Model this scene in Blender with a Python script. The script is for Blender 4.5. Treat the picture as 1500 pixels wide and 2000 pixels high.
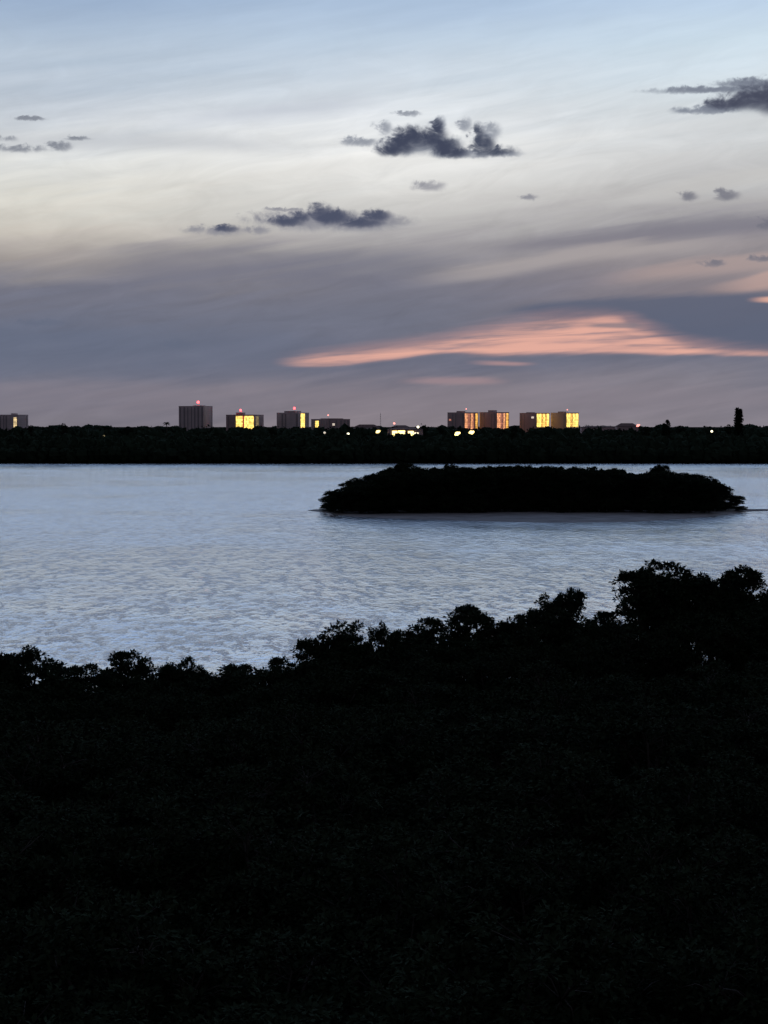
import bpy, math, random
import numpy as np
from mathutils import Vector, Matrix

scene = bpy.context.scene
col = scene.collection
for o in list(bpy.data.objects):
    bpy.data.objects.remove(o)

# ------------------------------------------------------------------ camera
F = 3500.0                      # focal length in pixels of the 1500 x 2000 photograph
EYE = 22.0                      # balcony height above the water
HOR = 825.0
PITCH = math.atan((1000 - HOR) / F)
cam = bpy.data.cameras.new('camera')
cam.sensor_fit = 'VERTICAL'; cam.sensor_height = 36; cam.lens = F / 2000 * 36
cam.clip_start = 0.5; cam.clip_end = 60000
camo = bpy.data.objects.new('camera', cam); col.objects.link(camo)
camo.location = (0, 0, EYE)
camo.rotation_euler = (math.pi / 2 - PITCH, 0, 0)
scene.camera = camo

# ------------------------------------------------------------------ exposure
EXPO = 5.3
vs = scene.view_settings
vs.view_transform = 'Standard'; vs.look = 'None'; vs.gamma = 1; vs.exposure = EXPO
vs.use_curve_mapping = False
K = 2 ** EXPO
scene.cycles.use_denoising = True
scene.cycles.max_bounces = 3; scene.cycles.diffuse_bounces = 1; scene.cycles.glossy_bounces = 2
scene.cycles.transparent_max_bounces = 4
scene.cycles.caustics_reflective = False; scene.cycles.caustics_refractive = False
scene.render.filter_size = 1.6

# ------------------------------------------------------------------ world: dusk sky
SUN_EL, SUN_AZ = math.radians(-4.0), math.radians(4.0)
SKY_STRENGTH = 0.1
world = bpy.data.worlds.new('World'); scene.world = world; world.use_nodes = True
wt = world.node_tree
world.cycles.sampling_method = 'MANUAL'; world.cycles.sample_map_resolution = 512
wt.nodes.clear()


def lin(c):
    c = c / 255.0
    return c / 12.92 if c <= 0.04045 else ((c + 0.055) / 1.055) ** 2.4


def sky_rgb(c):                 # colour as photographed -> radiance before exposure and strength
    return tuple(lin(v) / (K * SKY_STRENGTH) for v in c) + (1,)


def ang(px, py):                # direction of a pixel as azimuth and elevation, in pixel-like angle units
    x = (px - 750) / F; yv = -(py - 1000) / F
    d = Vector((x, math.cos(PITCH) + yv * math.sin(PITCH), -math.sin(PITCH) + yv * math.cos(PITCH)))
    d.normalize()
    return 750 + F * math.atan2(d.x, d.y), HOR - F * math.asin(d.z)


class N:                        # small wrapper for shader arithmetic
    t = None
    def __init__(s, sock): s.s = sock
    @staticmethod
    def new(kind, **kw):
        n = N.t.nodes.new(kind)
        for k, v in kw.items(): setattr(n, k, v)
        return n
    @staticmethod
    def m(op, a, b=None, c=None, clamp=False):
        n = N.new('ShaderNodeMath', operation=op, use_clamp=clamp)
        for i, v in enumerate((a, b, c)):
            if v is None: continue
            if isinstance(v, N): N.t.links.new(v.s, n.inputs[i])
            else: n.inputs[i].default_value = v
        return N(n.outputs[0])
    def __add__(s, o): return N.m('ADD', s, o)
    __radd__ = __add__
    def __sub__(s, o): return N.m('SUBTRACT', s, o)
    def __rsub__(s, o): return N.m('SUBTRACT', o, s)
    def __mul__(s, o): return N.m('MULTIPLY', s, o)
    __rmul__ = __mul__
    def __truediv__(s, o): return N.m('DIVIDE', s, o)
    def max(s, o): return N.m('MAXIMUM', s, o)
    def min(s, o): return N.m('MINIMUM', s, o)


def sstep(x, a, b):             # smoothstep, a -> 0, b -> 1 (a may exceed b)
    n = N.new('ShaderNodeMapRange', interpolation_type='SMOOTHSTEP', clamp=True)
    flip = a > b
    lo, hi = (b, a) if flip else (a, b)
    n.inputs['From Min'].default_value = lo; n.inputs['From Max'].default_value = hi
    n.inputs['To Min'].default_value = 1 if flip else 0; n.inputs['To Max'].default_value = 0 if flip else 1
    N.t.links.new(x.s, n.inputs['Value'])
    return N(n.outputs['Result'])


def comb(x, y, z=0.0):
    n = N.new('ShaderNodeCombineXYZ')
    for i, v in enumerate((x, y, z)):
        if isinstance(v, N): N.t.links.new(v.s, n.inputs[i])
        else: n.inputs[i].default_value = v
    return N(n.outputs[0])


def noise(vec, scale, detail=4, rough=0.55, dist=0.0):
    n = N.new('ShaderNodeTexNoise', noise_dimensions='2D')
    n.inputs['Scale'].default_value = scale; n.inputs['Detail'].default_value = detail
    n.inputs['Roughness'].default_value = rough; n.inputs['Distortion'].default_value = dist
    N.t.links.new(vec.s, n.inputs['Vector'])
    return N(n.outputs['Fac']) - 0.5


def mixc(fac, a, b):
    n = N.new('ShaderNodeMix', data_type='RGBA', clamp_factor=True)
    for i, v in ((0, fac), (6, a), (7, b)):
        if isinstance(v, N): N.t.links.new(v.s, n.inputs[i])
        else: n.inputs[i].default_value = v
    return N(n.outputs[2])


def fcurve(u, pts, lo=-100.0, hi=1700.0, vlo=0.0, vhi=1000.0):   # piecewise curve v(u)
    n = N.new('ShaderNodeFloatCurve')
    c = n.mapping.curves[0]
    pts = [((p[0] - lo) / (hi - lo), (p[1] - vlo) / (vhi - vlo)) for p in pts]
    c.points[0].location = pts[0]; c.points[1].location = pts[-1]
    for p in pts[1:-1]: c.points.new(*p)
    n.mapping.extend = 'HORIZONTAL'
    n.mapping.update()
    x = (u - lo) / (hi - lo)
    N.t.links.new(x.s, n.inputs['Value'])
    return N(n.outputs[0]) * (vhi - vlo) + vlo


def ramp(v, stops, lo=-700.0, hi=900.0):
    n = N.new('ShaderNodeValToRGB')
    e = n.color_ramp.elements
    for i, (py, c) in enumerate(stops):
        V = ang(750, py)[1] if py > -5 else py
        p = (V - lo) / (hi - lo)
        if i < 2: el = e[i]; el.position = p
        else: el = e.new(p)
        el.color = sky_rgb(c)
    x = (v - lo) / (hi - lo)
    N.t.links.new(x.s, n.inputs[0])
    return N(n.outputs[0])


N.t = wt
tc = N.new('ShaderNodeTexCoord')
nrm = N.new('ShaderNodeVectorMath', operation='NORMALIZE'); wt.links.new(tc.outputs['Generated'], nrm.inputs[0])
sep = N.new('ShaderNodeSeparateXYZ'); wt.links.new(nrm.outputs[0], sep.inputs[0])
dx, dy, dz = (N(sep.outputs[i]) for i in range(3))
az = N.m('ARCTAN2', dx, dy)
el = N.m('ARCSINE', dz)
U = az * F + 750.0              # azimuth and elevation of the direction, in units of 1/3500 rad
V = HOR - el * F

sk = N.new('ShaderNodeTexSky', sky_type='NISHITA', sun_disc=False)
sk.sun_elevation = SUN_EL; sk.sun_rotation = SUN_AZ
amb = N.new('ShaderNodeMix', data_type='RGBA', blend_type='ADD'); amb.inputs[0].default_value = 1     # dusky scattered light all round the sky
wt.links.new(sk.outputs[0], amb.inputs[6]); amb.inputs[7].default_value = sky_rgb((54, 58, 74))
clear = N(amb.outputs[2])

# streaky high cloud: noise stretched along a slightly rising axis
Vs = V + U * 0.16
st1 = noise(comb(U * 0.0011 + 3.1, Vs * 0.011), 1.0, 5, 0.55, 0.4)
st2 = noise(comb(U * 0.0035 + 7.7, Vs * 0.05), 1.0, 4, 0.5, 0.2)
st3 = noise(comb(U * 0.0006 + 1.3, V * 0.006), 1.0, 3, 0.5)
soft = sstep(V, 40, 330)        # less streaking high up
wob = (st1 * 120.0 + st2 * 40.0) * (soft * 0.75 + 0.25) + st3 * 70.0
Vw = V + wob

L_ = ramp(Vw, [(-700, (150, 180, 230)), (-350, (166, 192, 234)), (-120, (165, 188, 225)), (0, (156, 177, 205)), (60, (168, 186, 208)), (120, (180, 195, 212)), (190, (194, 203, 214)),
    (255, (204, 210, 217)), (320, (224, 226, 225)), (400, (217, 215, 207)), (450, (199, 193, 184)), (505, (163, 156, 153)), (565, (116, 117, 131)),
    (660, (104, 111, 131)), (740, (111, 114, 131)), (800, (121, 118, 130)), (845, (128, 123, 132))])
C_ = ramp(Vw, [(-700, (156, 185, 233)), (-350, (174, 199, 237)), (-120, (177, 199, 231)), (0, (170, 191, 217)), (70, (188, 205, 223)), (180, (211, 219, 227)),
    (240, (228, 232, 236)), (310, (237, 237, 235)), (370, (217, 216, 213)), (430, (188, 186, 185)), (475, (158, 155, 158)), (535, (121, 121, 134)),
    (620, (112, 115, 131)), (700, (110, 112, 129)), (760, (129, 123, 133)), (845, (136, 127, 134))])
R_ = ramp(Vw, [(-700, (160, 188, 235)), (-350, (180, 205, 240)), (-120, (188, 209, 237)), (0, (186, 207, 231)), (90, (205, 222, 235)), (190, (216, 225, 231)),
    (260, (210, 214, 217)), (330, (197, 198, 199)), (400, (172, 170, 171)), (450, (146, 143, 150)), (520, (150, 142, 145)), (580, (129, 122, 130)),
    (650, (106, 110, 128)), (720, (112, 114, 130)), (780, (125, 122, 133)), (845, (133, 127, 136))])
skyc = mixc(sstep(U, 0, 800), L_, C_)
skyc = mixc(sstep(U, 700, 1500), skyc, R_)



def backdrop(c):
    b = N.new('ShaderNodeBackground'); b.inputs[1].default_value = SKY_STRENGTH
    wt.links.new(c.s, b.inputs[0])
    return b.outputs[0]


def mix_shader(fac, a, b):
    n = N.new('ShaderNodeMixShader')
    wt.links.new(fac.s, n.inputs[0]); wt.links.new(a, n.inputs[1]); wt.links.new(b, n.inputs[2])
    return n.outputs[0]


def inside(u0, u1, v0, v1):     # 1 within a window of the sky, 0 outside: keeps the shader from working where no cloud is
    return N.m('GREATER_THAN', U, u0) * N.m('LESS_THAN', U, u1) * N.m('GREATER_THAN', V, v0) * N.m('LESS_THAN', V, v1)


# mottling of the thin cloud: brighter and darker wisps along the streaks
tn = N.new('ShaderNodeVectorMath', operation='SCALE'); wt.links.new(skyc.s, tn.inputs[0])
mott = noise(comb(U * 0.006 + 4.0, Vs * 0.022), 1.0, 5, 0.62, 0.6)
wt.links.new(((st2 * 0.22 + st1 * 0.22 + mott * 0.3) * (soft * 0.7 + 0.3) + 1.0).s, tn.inputs['Scale'])
skyc = N(tn.outputs[0])
veil = skyc


def band(pts_top, pts_bot, colr, alpha, soft_t=14, soft_b=14, wobble=10.0, ends=None):
    """a long thin cloud between two curves of azimuth"""
    global skyc
    t = fcurve(U, [ang(*p) for p in pts_top]); b = fcurve(U, [ang(*p) for p in pts_bot])
    w = st2 * wobble * 3 + fine * wobble
    m = sstep(V + w - t, -soft_t, soft_t) * sstep(b - V + w * 0.6, -soft_b, soft_b)
    if ends:
        m = m * sstep(U, ends[0], ends[1]) * sstep(U, ends[3], ends[2])
    skyc = mixc(m * alpha, skyc, sky_rgb(colr))


fine = noise(comb(U * 0.012 + 5.0, V * 0.035), 1.0, 5, 0.6, 0.3)

# diffuse grey patches, light streaks and the dark bank low on the right
band([(300, 232), (500, 205), (700, 188), (800, 190)], [(300, 240), (500, 232), (700, 215), (800, 205)], (186, 192, 204), 0.6, 18, 18, 8, (250, 480, 600, 820))
band([(-60, 255), (200, 262), (500, 270), (650, 285)], [(-60, 300), (200, 292), (500, 296), (650, 300)], (186, 190, 197), 0.55, 16, 14, 8, (-400, -200, 420, 700))
band([(150, 492), (400, 478), (700, 492), (900, 500)], [(150, 560), (400, 555), (700, 550), (900, 545)], (113, 114, 130), 0.5, 18, 30, 10, (100, 330, 700, 980))
band([(1000, 470), (1150, 452), (1300, 432), (1600, 415)], [(1000, 492), (1150, 482), (1300, 470), (1600, 440)], (122, 120, 132), 0.7, 14, 14, 8, (850, 1080, 1500, 1800))
band([(770, 545), (950, 512), (1150, 480), (1400, 465), (1600, 455)], [(770, 560), (950, 545), (1150, 510), (1400, 490), (1600, 480)], (176, 168, 166), 0.62, 10, 14, 9, (740, 960, 1200, 1560))
band([(1100, 400), (1250, 375), (1400, 340), (1600, 315)], [(1100, 410), (1250, 398), (1400, 372), (1600, 345)], (199, 198, 196), 0.6, 9, 12, 8, (1080, 1250, 1500, 1900))
band([(1150, 545), (1300, 515), (1450, 500), (1600, 495)], [(1150, 560), (1300, 545), (1450, 532), (1600, 530)], (178, 158, 154), 0.6, 9, 12, 8, (1120, 1300, 1500, 1900))
band([(1380, 560), (1450, 545), (1520, 525), (1600, 515)], [(1380, 572), (1450, 570), (1520, 562), (1600, 555)], (196, 165, 156), 0.65, 6, 7, 5, (1340, 1480, 1700, 2000))
band([(960, 605), (1080, 590), (1300, 578), (1600, 572)], [(960, 612), (1080, 625), (1300, 672), (1600, 690)], (92, 99, 119), 0.85, 9, 16, 6, (930, 1060, 1700, 2200))
band([(1440, 585), (1490, 580), (1560, 578), (1600, 578)], [(1440, 588), (1490, 590), (1560, 591), (1600, 592)], (232, 178, 158), 0.8, 3, 3, 2, (1440, 1490, 1700, 2000))
band([(-60, 640), (250, 640), (600, 660), (900, 700)], [(-60, 730), (250, 735), (600, 730), (900, 725)], (101, 109, 129), 0.45, 26, 26, 14, (-700, -300, 500, 900))

# the streak still lit by the sun from below the horizon: layered, feathered strands
lit = noise(comb(U * 0.0045 + 2.0, (V + U * 0.055) * 0.075), 1.0, 4, 0.55, 0.3)
band([(500, 704), (540, 700), (700, 680), (850, 658), (950, 636), (1050, 620), (1150, 613), (1220, 618), (1300, 648), (1400, 674), (1500, 685), (1600, 690)],
     [(500, 709), (540, 713), (600, 716), (750, 703), (850, 691), (1000, 693), (1150, 690), (1300, 691), (1500, 696), (1600, 698)],
     (186, 146, 143), sstep(lit, -0.5, 0.2) * 0.7, 20, 7, 6, (525, 660, 1700, 2100))
band([(500, 706), (540, 704), (700, 691), (850, 674), (950, 652), (1050, 634), (1150, 623), (1200, 622), (1240, 642), (1285, 657), (1345, 677), (1500, 690), (1600, 693)],
     [(500, 707), (540, 712), (600, 715), (750, 701), (850, 689), (1000, 691), (1150, 688), (1300, 690), (1500, 695), (1600, 697)],
     (236, 178, 160), sstep(lit, -0.42, 0.14) * 0.84, 11, 5, 5, (525, 640, 1500, 2000))
band([(1100, 634), (1150, 632), (1215, 630), (1260, 632)], [(1100, 640), (1150, 640), (1215, 641), (1260, 642)], (128, 120, 130), 0.8, 3, 3, 2, (1120, 1170, 1230, 1260))
band([(900, 706), (980, 706), (1060, 709)], [(900, 710), (980, 714), (1060, 712)], (190, 150, 148), 0.6, 3, 3, 2, (900, 980, 1000, 1060))
band([(760, 742), (880, 738), (1000, 741)], [(760, 748), (880, 750), (1000, 750)], (178, 146, 148), 0.5, 5, 5, 3, (760, 850, 930, 1010))
band([(-60, 748), (600, 752), (1000, 755), (1600, 760)], [(-60, 790), (600, 800), (1000, 805), (1600, 800)], (138, 129, 138), 0.35, 18, 30, 12, (-900, 200, 1600, 2400))

# small dark cumulus: groups of puffs with ragged tops and flat bases
rag1 = noise(comb(U * 0.02 + 11.0, V * 0.032), 1.0, 5, 0.62, 0.5)
rag2 = noise(comb(U * 0.07 + 2.0, V * 0.085), 1.0, 3, 0.6, 0.3)
rag = rag1 * 2.6 + rag2 * 0.9
PV = comb(U + rag1 * 40.0 + rag2 * 10.0, V + rag2 * 10.0 + rag1 * 8.0)


def puffs(blobs, colr, alpha, edge=0.55, rg=1.0, thick=(70, 76, 95), tk=0.9):
    global skyc
    f = None
    for (px, py, rx, ry) in blobs:
        u0, v0 = ang(px, py)
        s = N.new('ShaderNodeVectorMath', operation='SUBTRACT'); wt.links.new(PV.s, s.inputs[0]); s.inputs[1].default_value = (u0, v0, 0)
        g = N.new('ShaderNodeVectorMath', operation='MULTIPLY'); wt.links.new(s.outputs[0], g.inputs[0]); g.inputs[1].default_value = (1 / rx, 1 / ry, 0)
        d = N.new('ShaderNodeVectorMath', operation='DOT_PRODUCT'); wt.links.new(g.outputs[0], d.inputs[0]); wt.links.new(g.outputs[0], d.inputs[1])
        q = 1.0 - N(d.outputs['Value'])
        f = q if f is None else N.m('SMOOTH_MAX', f, q, 0.35)
    f = f + rag * rg
    skyc = mixc(sstep(f, -0.45, edge) * alpha, skyc, sky_rgb(colr))
    if tk: skyc = mixc(sstep(f, 0.05, 1.1) * tk, skyc, sky_rgb(thick))


base = skyc
parts = []


def region(px0, px1, py0, py1, groups):
    global skyc
    skyc = base
    for g in groups: puffs(*g)
    u0, v0 = ang(px0, py0); u1, v1 = ang(px1, py1)
    parts.append((inside(u0, u1, v0, v1), skyc))


region(600, 1100, 170, 338, [
    ([(748, 250, 22, 16), (706, 277, 36, 10), (798, 222, 28, 5), (628 + 230, 244, 18, 18), (908, 243, 14, 16), (956, 256, 26, 18), (820, 284, 90, 22), (905, 300, 90, 10), (990, 299, 36, 8)],
     (152, 158, 170), 0.8, 1.3, 0.8, (120, 126, 140), 0.5),
    ([(764, 294, 32, 13), (785, 283, 40, 21), (812, 270, 46, 26), (842, 270, 40, 26), (856, 252, 16, 22), (870, 286, 36, 22), (888, 297, 34, 13)],
     (112, 118, 134), 0.93, 1.2, 0.5, (64, 70, 90), 0.97),
    ([(932, 272, 19, 30), (944, 284, 30, 24), (968, 294, 44, 12)], (112, 118, 134), 0.93, 1.2, 0.5, (66, 73, 92), 0.97)])
region(330, 1100, 338, 482, [
    ([(425, 450, 62, 11), (502, 449, 30, 10), (600, 430, 120, 22), (700, 436, 110, 18), (560, 409, 46, 4), (836, 363, 38, 12), (1032, 385, 20, 6)],
     (142, 142, 152), 0.75, 1.3, 0.8, (122, 124, 137), 0.4),
    ([(440, 445, 28, 9), (560, 432, 44, 12), (585, 424, 26, 13), (625, 412, 30, 18), (655, 424, 46, 18), (735, 422, 36, 14), (700, 434, 64, 12)],
     (104, 107, 125), 0.92, 1.2, 0.5, (74, 80, 101), 0.92)])
region(-200, 300, 200, 338, [
    ([(118, 286, 28, 12), (40, 290, 60, 9), (12, 270, 24, 7), (150, 270, 34, 5), (60, 232, 34, 5)], (160, 164, 173), 0.7, 1.6, 0.9, (106, 112, 126), 0.65)])
region(1220, 1900, 120, 250, [
    ([(1400, 174, 140, 8), (1480, 162, 100, 11), (1380, 214, 70, 9)], (138, 146, 160), 0.85, 1.0, 0.45, (104, 110, 127), 0.6),
    ([(1470, 194, 62, 24), (1510, 188, 80, 34), (1430, 202, 52, 14)], (108, 114, 130), 0.95, 0.9, 0.5, (70, 74, 92), 0.95)])
region(1290, 1700, 338, 545, [
    ([(1345, 384, 20, 11), (1420, 382, 28, 12), (1500, 436, 26, 15), (1395, 515, 26, 8), (1490, 505, 32, 7)], (130, 129, 139), 0.7, 1.5, 0.8, (104, 106, 120), 0.55)])
region(-50, 430, 590, 710, [
    ([(80, 630, 48, 7), (350, 672, 38, 9)], (98, 106, 126), 0.5, 1.1, 0.8, (90, 98, 120), 0.0)])

# away from the afterglow the veil of cloud thins out to the clear twilight sky
cover = sstep(el, math.radians(62), math.radians(24)) * sstep(N.m('ABSOLUTE', az), math.radians(100), math.radians(42))
sh = backdrop(base)
for m_, c_ in parts: sh = mix_shader(m_, sh, backdrop(c_))
sh = mix_shader(inside(-900, 2500, 100, 900), backdrop(veil), sh)
sh = mix_shader(cover, backdrop(clear), sh)
wo = N.new('ShaderNodeOutputWorld'); wt.links.new(sh, wo.inputs[0])

# the sun itself has set: the lamp points up from below the horizon, as the sky's sun does
sun = bpy.data.lights.new('sun', 'SUN'); sun.energy = 0.02; sun.angle = math.radians(0.5); sun.color = (1, 0.8, 0.6)
suno = bpy.data.objects.new('sun', sun); col.objects.link(suno)
sd = Vector((math.sin(SUN_AZ) * math.cos(SUN_EL), math.cos(SUN_AZ) * math.cos(SUN_EL), math.sin(SUN_EL)))
suno.rotation_euler = sd.to_track_quat('Z', 'Y').to_euler()

# ------------------------------------------------------------------ helpers
RE = 6371000.0


def curve_drop(y): return y * y / (2 * RE)


def at(px, py, Y):              # point at forward distance Y seen at pixel (px, py)
    x = (px - 750) / F; yv = -(py - 1000) / F
    d = Vector((x, math.cos(PITCH) + yv * math.sin(PITCH), -math.sin(PITCH) + yv * math.cos(PITCH)))
    return Vector((0, 0, EYE)) + d * (Y / d.y)


def on_plane(px, py, z=0.0):
    x = (px - 750) / F; yv = -(py - 1000) / F
    d = Vector((x, math.cos(PITCH) + yv * math.sin(PITCH), -math.sin(PITCH) + yv * math.cos(PITCH)))
    return Vector((0, 0, EYE)) + d * ((z - EYE) / d.z)


def mesh(name, verts, faces, mat, smooth=False):
    me = bpy.data.meshes.new(name)
    me.from_pydata(verts, [], faces)
    if smooth: me.polygons.foreach_set('use_smooth', [True] * len(me.polygons))
    if mat: me.materials.append(mat)
    me.update()
    return me


def link(name, me, parent=None, loc=None, rot=None, scale=None):
    o = bpy.data.objects.new(name, me); col.objects.link(o)
    if parent: o.parent = parent
    if loc is not None: o.location = loc
    if rot is not None: o.rotation_euler = rot
    if scale is not None: o.scale = scale
    return o


def tag(o, label=None, cat=None, group=None, kind=None):
    if label: o['label'] = label
    if cat: o['category'] = cat
    if group: o['group'] = group
    if kind: o['kind'] = kind
    return o


class MB:                       # collects boxes and tubes into one mesh
    def __init__(s): s.v = []; s.f = []
    def box(s, x0, x1, y0, y1, z0, z1):
        b = len(s.v)
        s.v += [(x0, y0, z0), (x1, y0, z0), (x1, y1, z0), (x0, y1, z0), (x0, y0, z1), (x1, y0, z1), (x1, y1, z1), (x0, y1, z1)]
        s.f += [tuple(b + i for i in q) for q in ((0, 3, 2, 1), (4, 5, 6, 7), (0, 1, 5, 4), (1, 2, 6, 5), (2, 3, 7, 6), (3, 0, 4, 7))]
        return s
    def prism(s, pts, z0, z1):
        b = len(s.v); n = len(pts)
        s.v += [(x, y, z0) for x, y in pts] + [(x, y, z1) for x, y in pts]
        s.f += [tuple(b + i for i in range(n))[::-1], tuple(b + n + i for i in range(n))]
        s.f += [(b + i, b + (i + 1) % n, b + n + (i + 1) % n, b + n + i) for i in range(n)]
        return s
    def tube(s, pts, rads, n=6):
        b = len(s.v); prev = None
        for i, p in enumerate(pts):
            p = Vector(p)
            d = (Vector(pts[min(i + 1, len(pts) - 1)]) - Vector(pts[max(i - 1, 0)])).normalized()
            a = d.orthogonal().normalized() if prev is None else (prev - d * prev.dot(d)).normalized()
            prev = a; c = d.cross(a)
            for k in range(n):
                t = 2 * math.pi * k / n
                s.v.append(tuple(p + (a * math.cos(t) + c * math.sin(t)) * rads[i]))
        for i in range(len(pts) - 1):
            for k in range(n):
                s.f.append((b + i * n + k, b + i * n + (k + 1) % n, b + (i + 1) * n + (k + 1) % n, b + (i + 1) * n + k))
        s.f.append(tuple(b + k for k in range(n))[::-1]); e = b + (len(pts) - 1) * n
        s.f.append(tuple(e + k for k in range(n)))
        return s
    def ball(s, c, r, seg=8, rings=5, zs=1.0):
        b = len(s.v); c = Vector(c)
        for i in range(1, rings):
            ph = math.pi * i / rings
            for k in range(seg):
                t = 2 * math.pi * k / seg
                s.v.append((c.x + r * math.sin(ph) * math.cos(t), c.y + r * math.sin(ph) * math.sin(t), c.z + r * zs * math.cos(ph)))
        top = len(s.v); s.v.append((c.x, c.y, c.z + r * zs)); s.v.append((c.x, c.y, c.z - r * zs))
        for i in range(rings - 2):
            for k in range(seg):
                s.f.append((b + i * seg + k, b + (i + 1) * seg + k, b + (i + 1) * seg + (k + 1) % seg, b + i * seg + (k + 1) % seg))
        for k in range(seg):
            s.f.append((top, b + k, b + (k + 1) % seg))
            e = b + (rings - 2) * seg
            s.f.append((top + 1, e + (k + 1) % seg, e + k))
        return s
    def me(s, name, mat, smooth=False): return mesh(name, s.v, s.f, mat, smooth)


# ------------------------------------------------------------------ materials
def mat(name, base, rough=0.8, spec=0.3, var=0.0, scale=1.0, emit=None, es=0.0, bump=0.0):
    m = bpy.data.materials.new(name); m.use_nodes = True
    t = m.node_tree; b = t.nodes['Principled BSDF']
    b.inputs['Base Color'].default_value = (*base, 1); b.inputs['Roughness'].default_value = rough
    b.inputs['Specular IOR Level'].default_value = spec
    if var or bump:
        N.t = t
        tcn = N.new('ShaderNodeTexCoord')
        nz = N.new('ShaderNodeTexNoise'); nz.inputs['Scale'].default_value = scale; nz.inputs['Detail'].default_value = 5
        t.links.new(tcn.outputs['Object'], nz.inputs['Vector'])
        if var:
            mr = N.new('ShaderNodeMapRange'); mr.inputs['From Min'].default_value = 0.3; mr.inputs['From Max'].default_value = 0.7
            mr.inputs['To Min'].default_value = 1 - var; mr.inputs['To Max'].default_value = 1 + var
            t.links.new(nz.outputs['Fac'], mr.inputs['Value'])
            mx = N.new('ShaderNodeVectorMath', operation='SCALE'); mx.inputs[0].default_value = base
            t.links.new(mr.outputs[0], mx.inputs['Scale']); t.links.new(mx.outputs[0], b.inputs['Base Color'])
        if bump:
            bp = N.new('ShaderNodeBump'); bp.inputs['Strength'].default_value = bump
            t.links.new(nz.outputs['Fac'], bp.inputs['Height']); t.links.new(bp.outputs[0], b.inputs['Normal'])
    if emit:
        b.inputs['Emission Color'].default_value = (*[lin(c) for c in emit], 1)
        b.inputs['Emission Strength'].default_value = es / K
        if name.startswith('lit_') and name != 'lit_red':      # each storey's lights differ a little
            N.t = t
            tcn = N.new('ShaderNodeTexCoord'); sp = N.new('ShaderNodeSeparateXYZ'); t.links.new(tcn.outputs['Object'], sp.inputs[0])
            fl = N.m('FLOOR', N(sp.outputs[2]) / 3.05); bay = N.m('FLOOR', (N(sp.outputs[0]) + N(sp.outputs[1])) / 2.7)
            wn = N.new('ShaderNodeTexWhiteNoise', noise_dimensions='2D'); t.links.new(comb(fl, bay).s, wn.inputs['Vector'])
            st = (N(wn.outputs['Value']) * 1.0 + 0.5) * (es / K); t.links.new(st.s, b.inputs['Emission Strength'])
    return m


M_leaf = mat('mangrove_leaf', (0.02, 0.03, 0.015), 0.85, 0.03, 0.3, 1.3)
M_leaf2 = mat('far_leaf', (0.022, 0.034, 0.02), 0.95, 0.02, 0.2, 0.05)
M_bark = mat('bark', (0.06, 0.05, 0.042), 0.9, 0.1, 0.3, 3.0, bump=0.4)
M_mud = mat('mud', (0.035, 0.032, 0.028), 0.95, 0.0, 0.4, 0.15, bump=0.3)
M_sand = mat('wet_sand', (0.24, 0.225, 0.215), 0.8, 0.3, 0.3, 0.2, bump=0.3)
M_wall = mat('facade_concrete', (0.74, 0.6, 0.57), 0.85, 0.2, 0.12, 0.08)
M_wall2 = mat('facade_brown', (0.6, 0.43, 0.4), 0.85, 0.2, 0.12, 0.08)
M_wall3 = mat('facade_pale', (0.6, 0.53, 0.5), 0.85, 0.2, 0.12, 0.08)
M_slab = mat('balcony_slab', (0.6, 0.54, 0.52), 0.85, 0.2, 0.1, 0.1)
M_glass = mat('dark_glass', (0.34, 0.28, 0.27), 0.3, 0.5)
M_roof = mat('roof_tile', (0.20, 0.12, 0.10), 0.9, 0.2, 0.2, 0.3)
M_metal = mat('painted_metal', (0.12, 0.12, 0.13), 0.6, 0.4, 0.15, 2.0)
M_yel = mat('lit_yellow', (0.5, 0.45, 0.3), 0.7, 0.2, emit=(255, 214, 108), es=1.6)
M_yel2 = mat('lit_amber', (0.5, 0.4, 0.25), 0.7, 0.2, emit=(245, 180, 85), es=1.15)
M_peach = mat('lit_peach', (0.5, 0.35, 0.3), 0.7, 0.2, emit=(250, 170, 118), es=1.0)
M_peach2 = mat('lit_peach_dim', (0.4, 0.3, 0.25), 0.7, 0.2, emit=(190, 120, 98), es=0.7)
M_olive = mat('lit_olive', (0.4, 0.35, 0.25), 0.7, 0.2, emit=(120, 105, 70), es=0.8)
M_white = mat('lit_cream', (0.6, 0.55, 0.45), 0.7, 0.2, emit=(235, 205, 150), es=0.9)
M_red = mat('red_beacon', (0.3, 0.05, 0.05), 0.5, 0.3, emit=(255, 70, 75), es=7)
M_pink = mat('pink_beacon', (0.3, 0.1, 0.1), 0.5, 0.3, emit=(240, 150, 140), es=2.2)
M_redbar = mat('lit_red', (0.3, 0.05, 0.05), 0.5, 0.3, emit=(190, 50, 45), es=0.9)
M_lamp = mat('lamp_warm', (0.8, 0.75, 0.6), 0.4, 0.3, emit=(255, 226, 140), es=3.2)
M_lampw = mat('lamp_white', (0.8, 0.8, 0.75), 0.4, 0.3, emit=(255, 244, 205), es=2.6)
M_lampd = mat('lamp_dim', (0.6, 0.6, 0.6), 0.4, 0.3, emit=(220, 205, 185), es=1.0)


IORW = 1.6
GLOSS = 0.82


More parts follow.
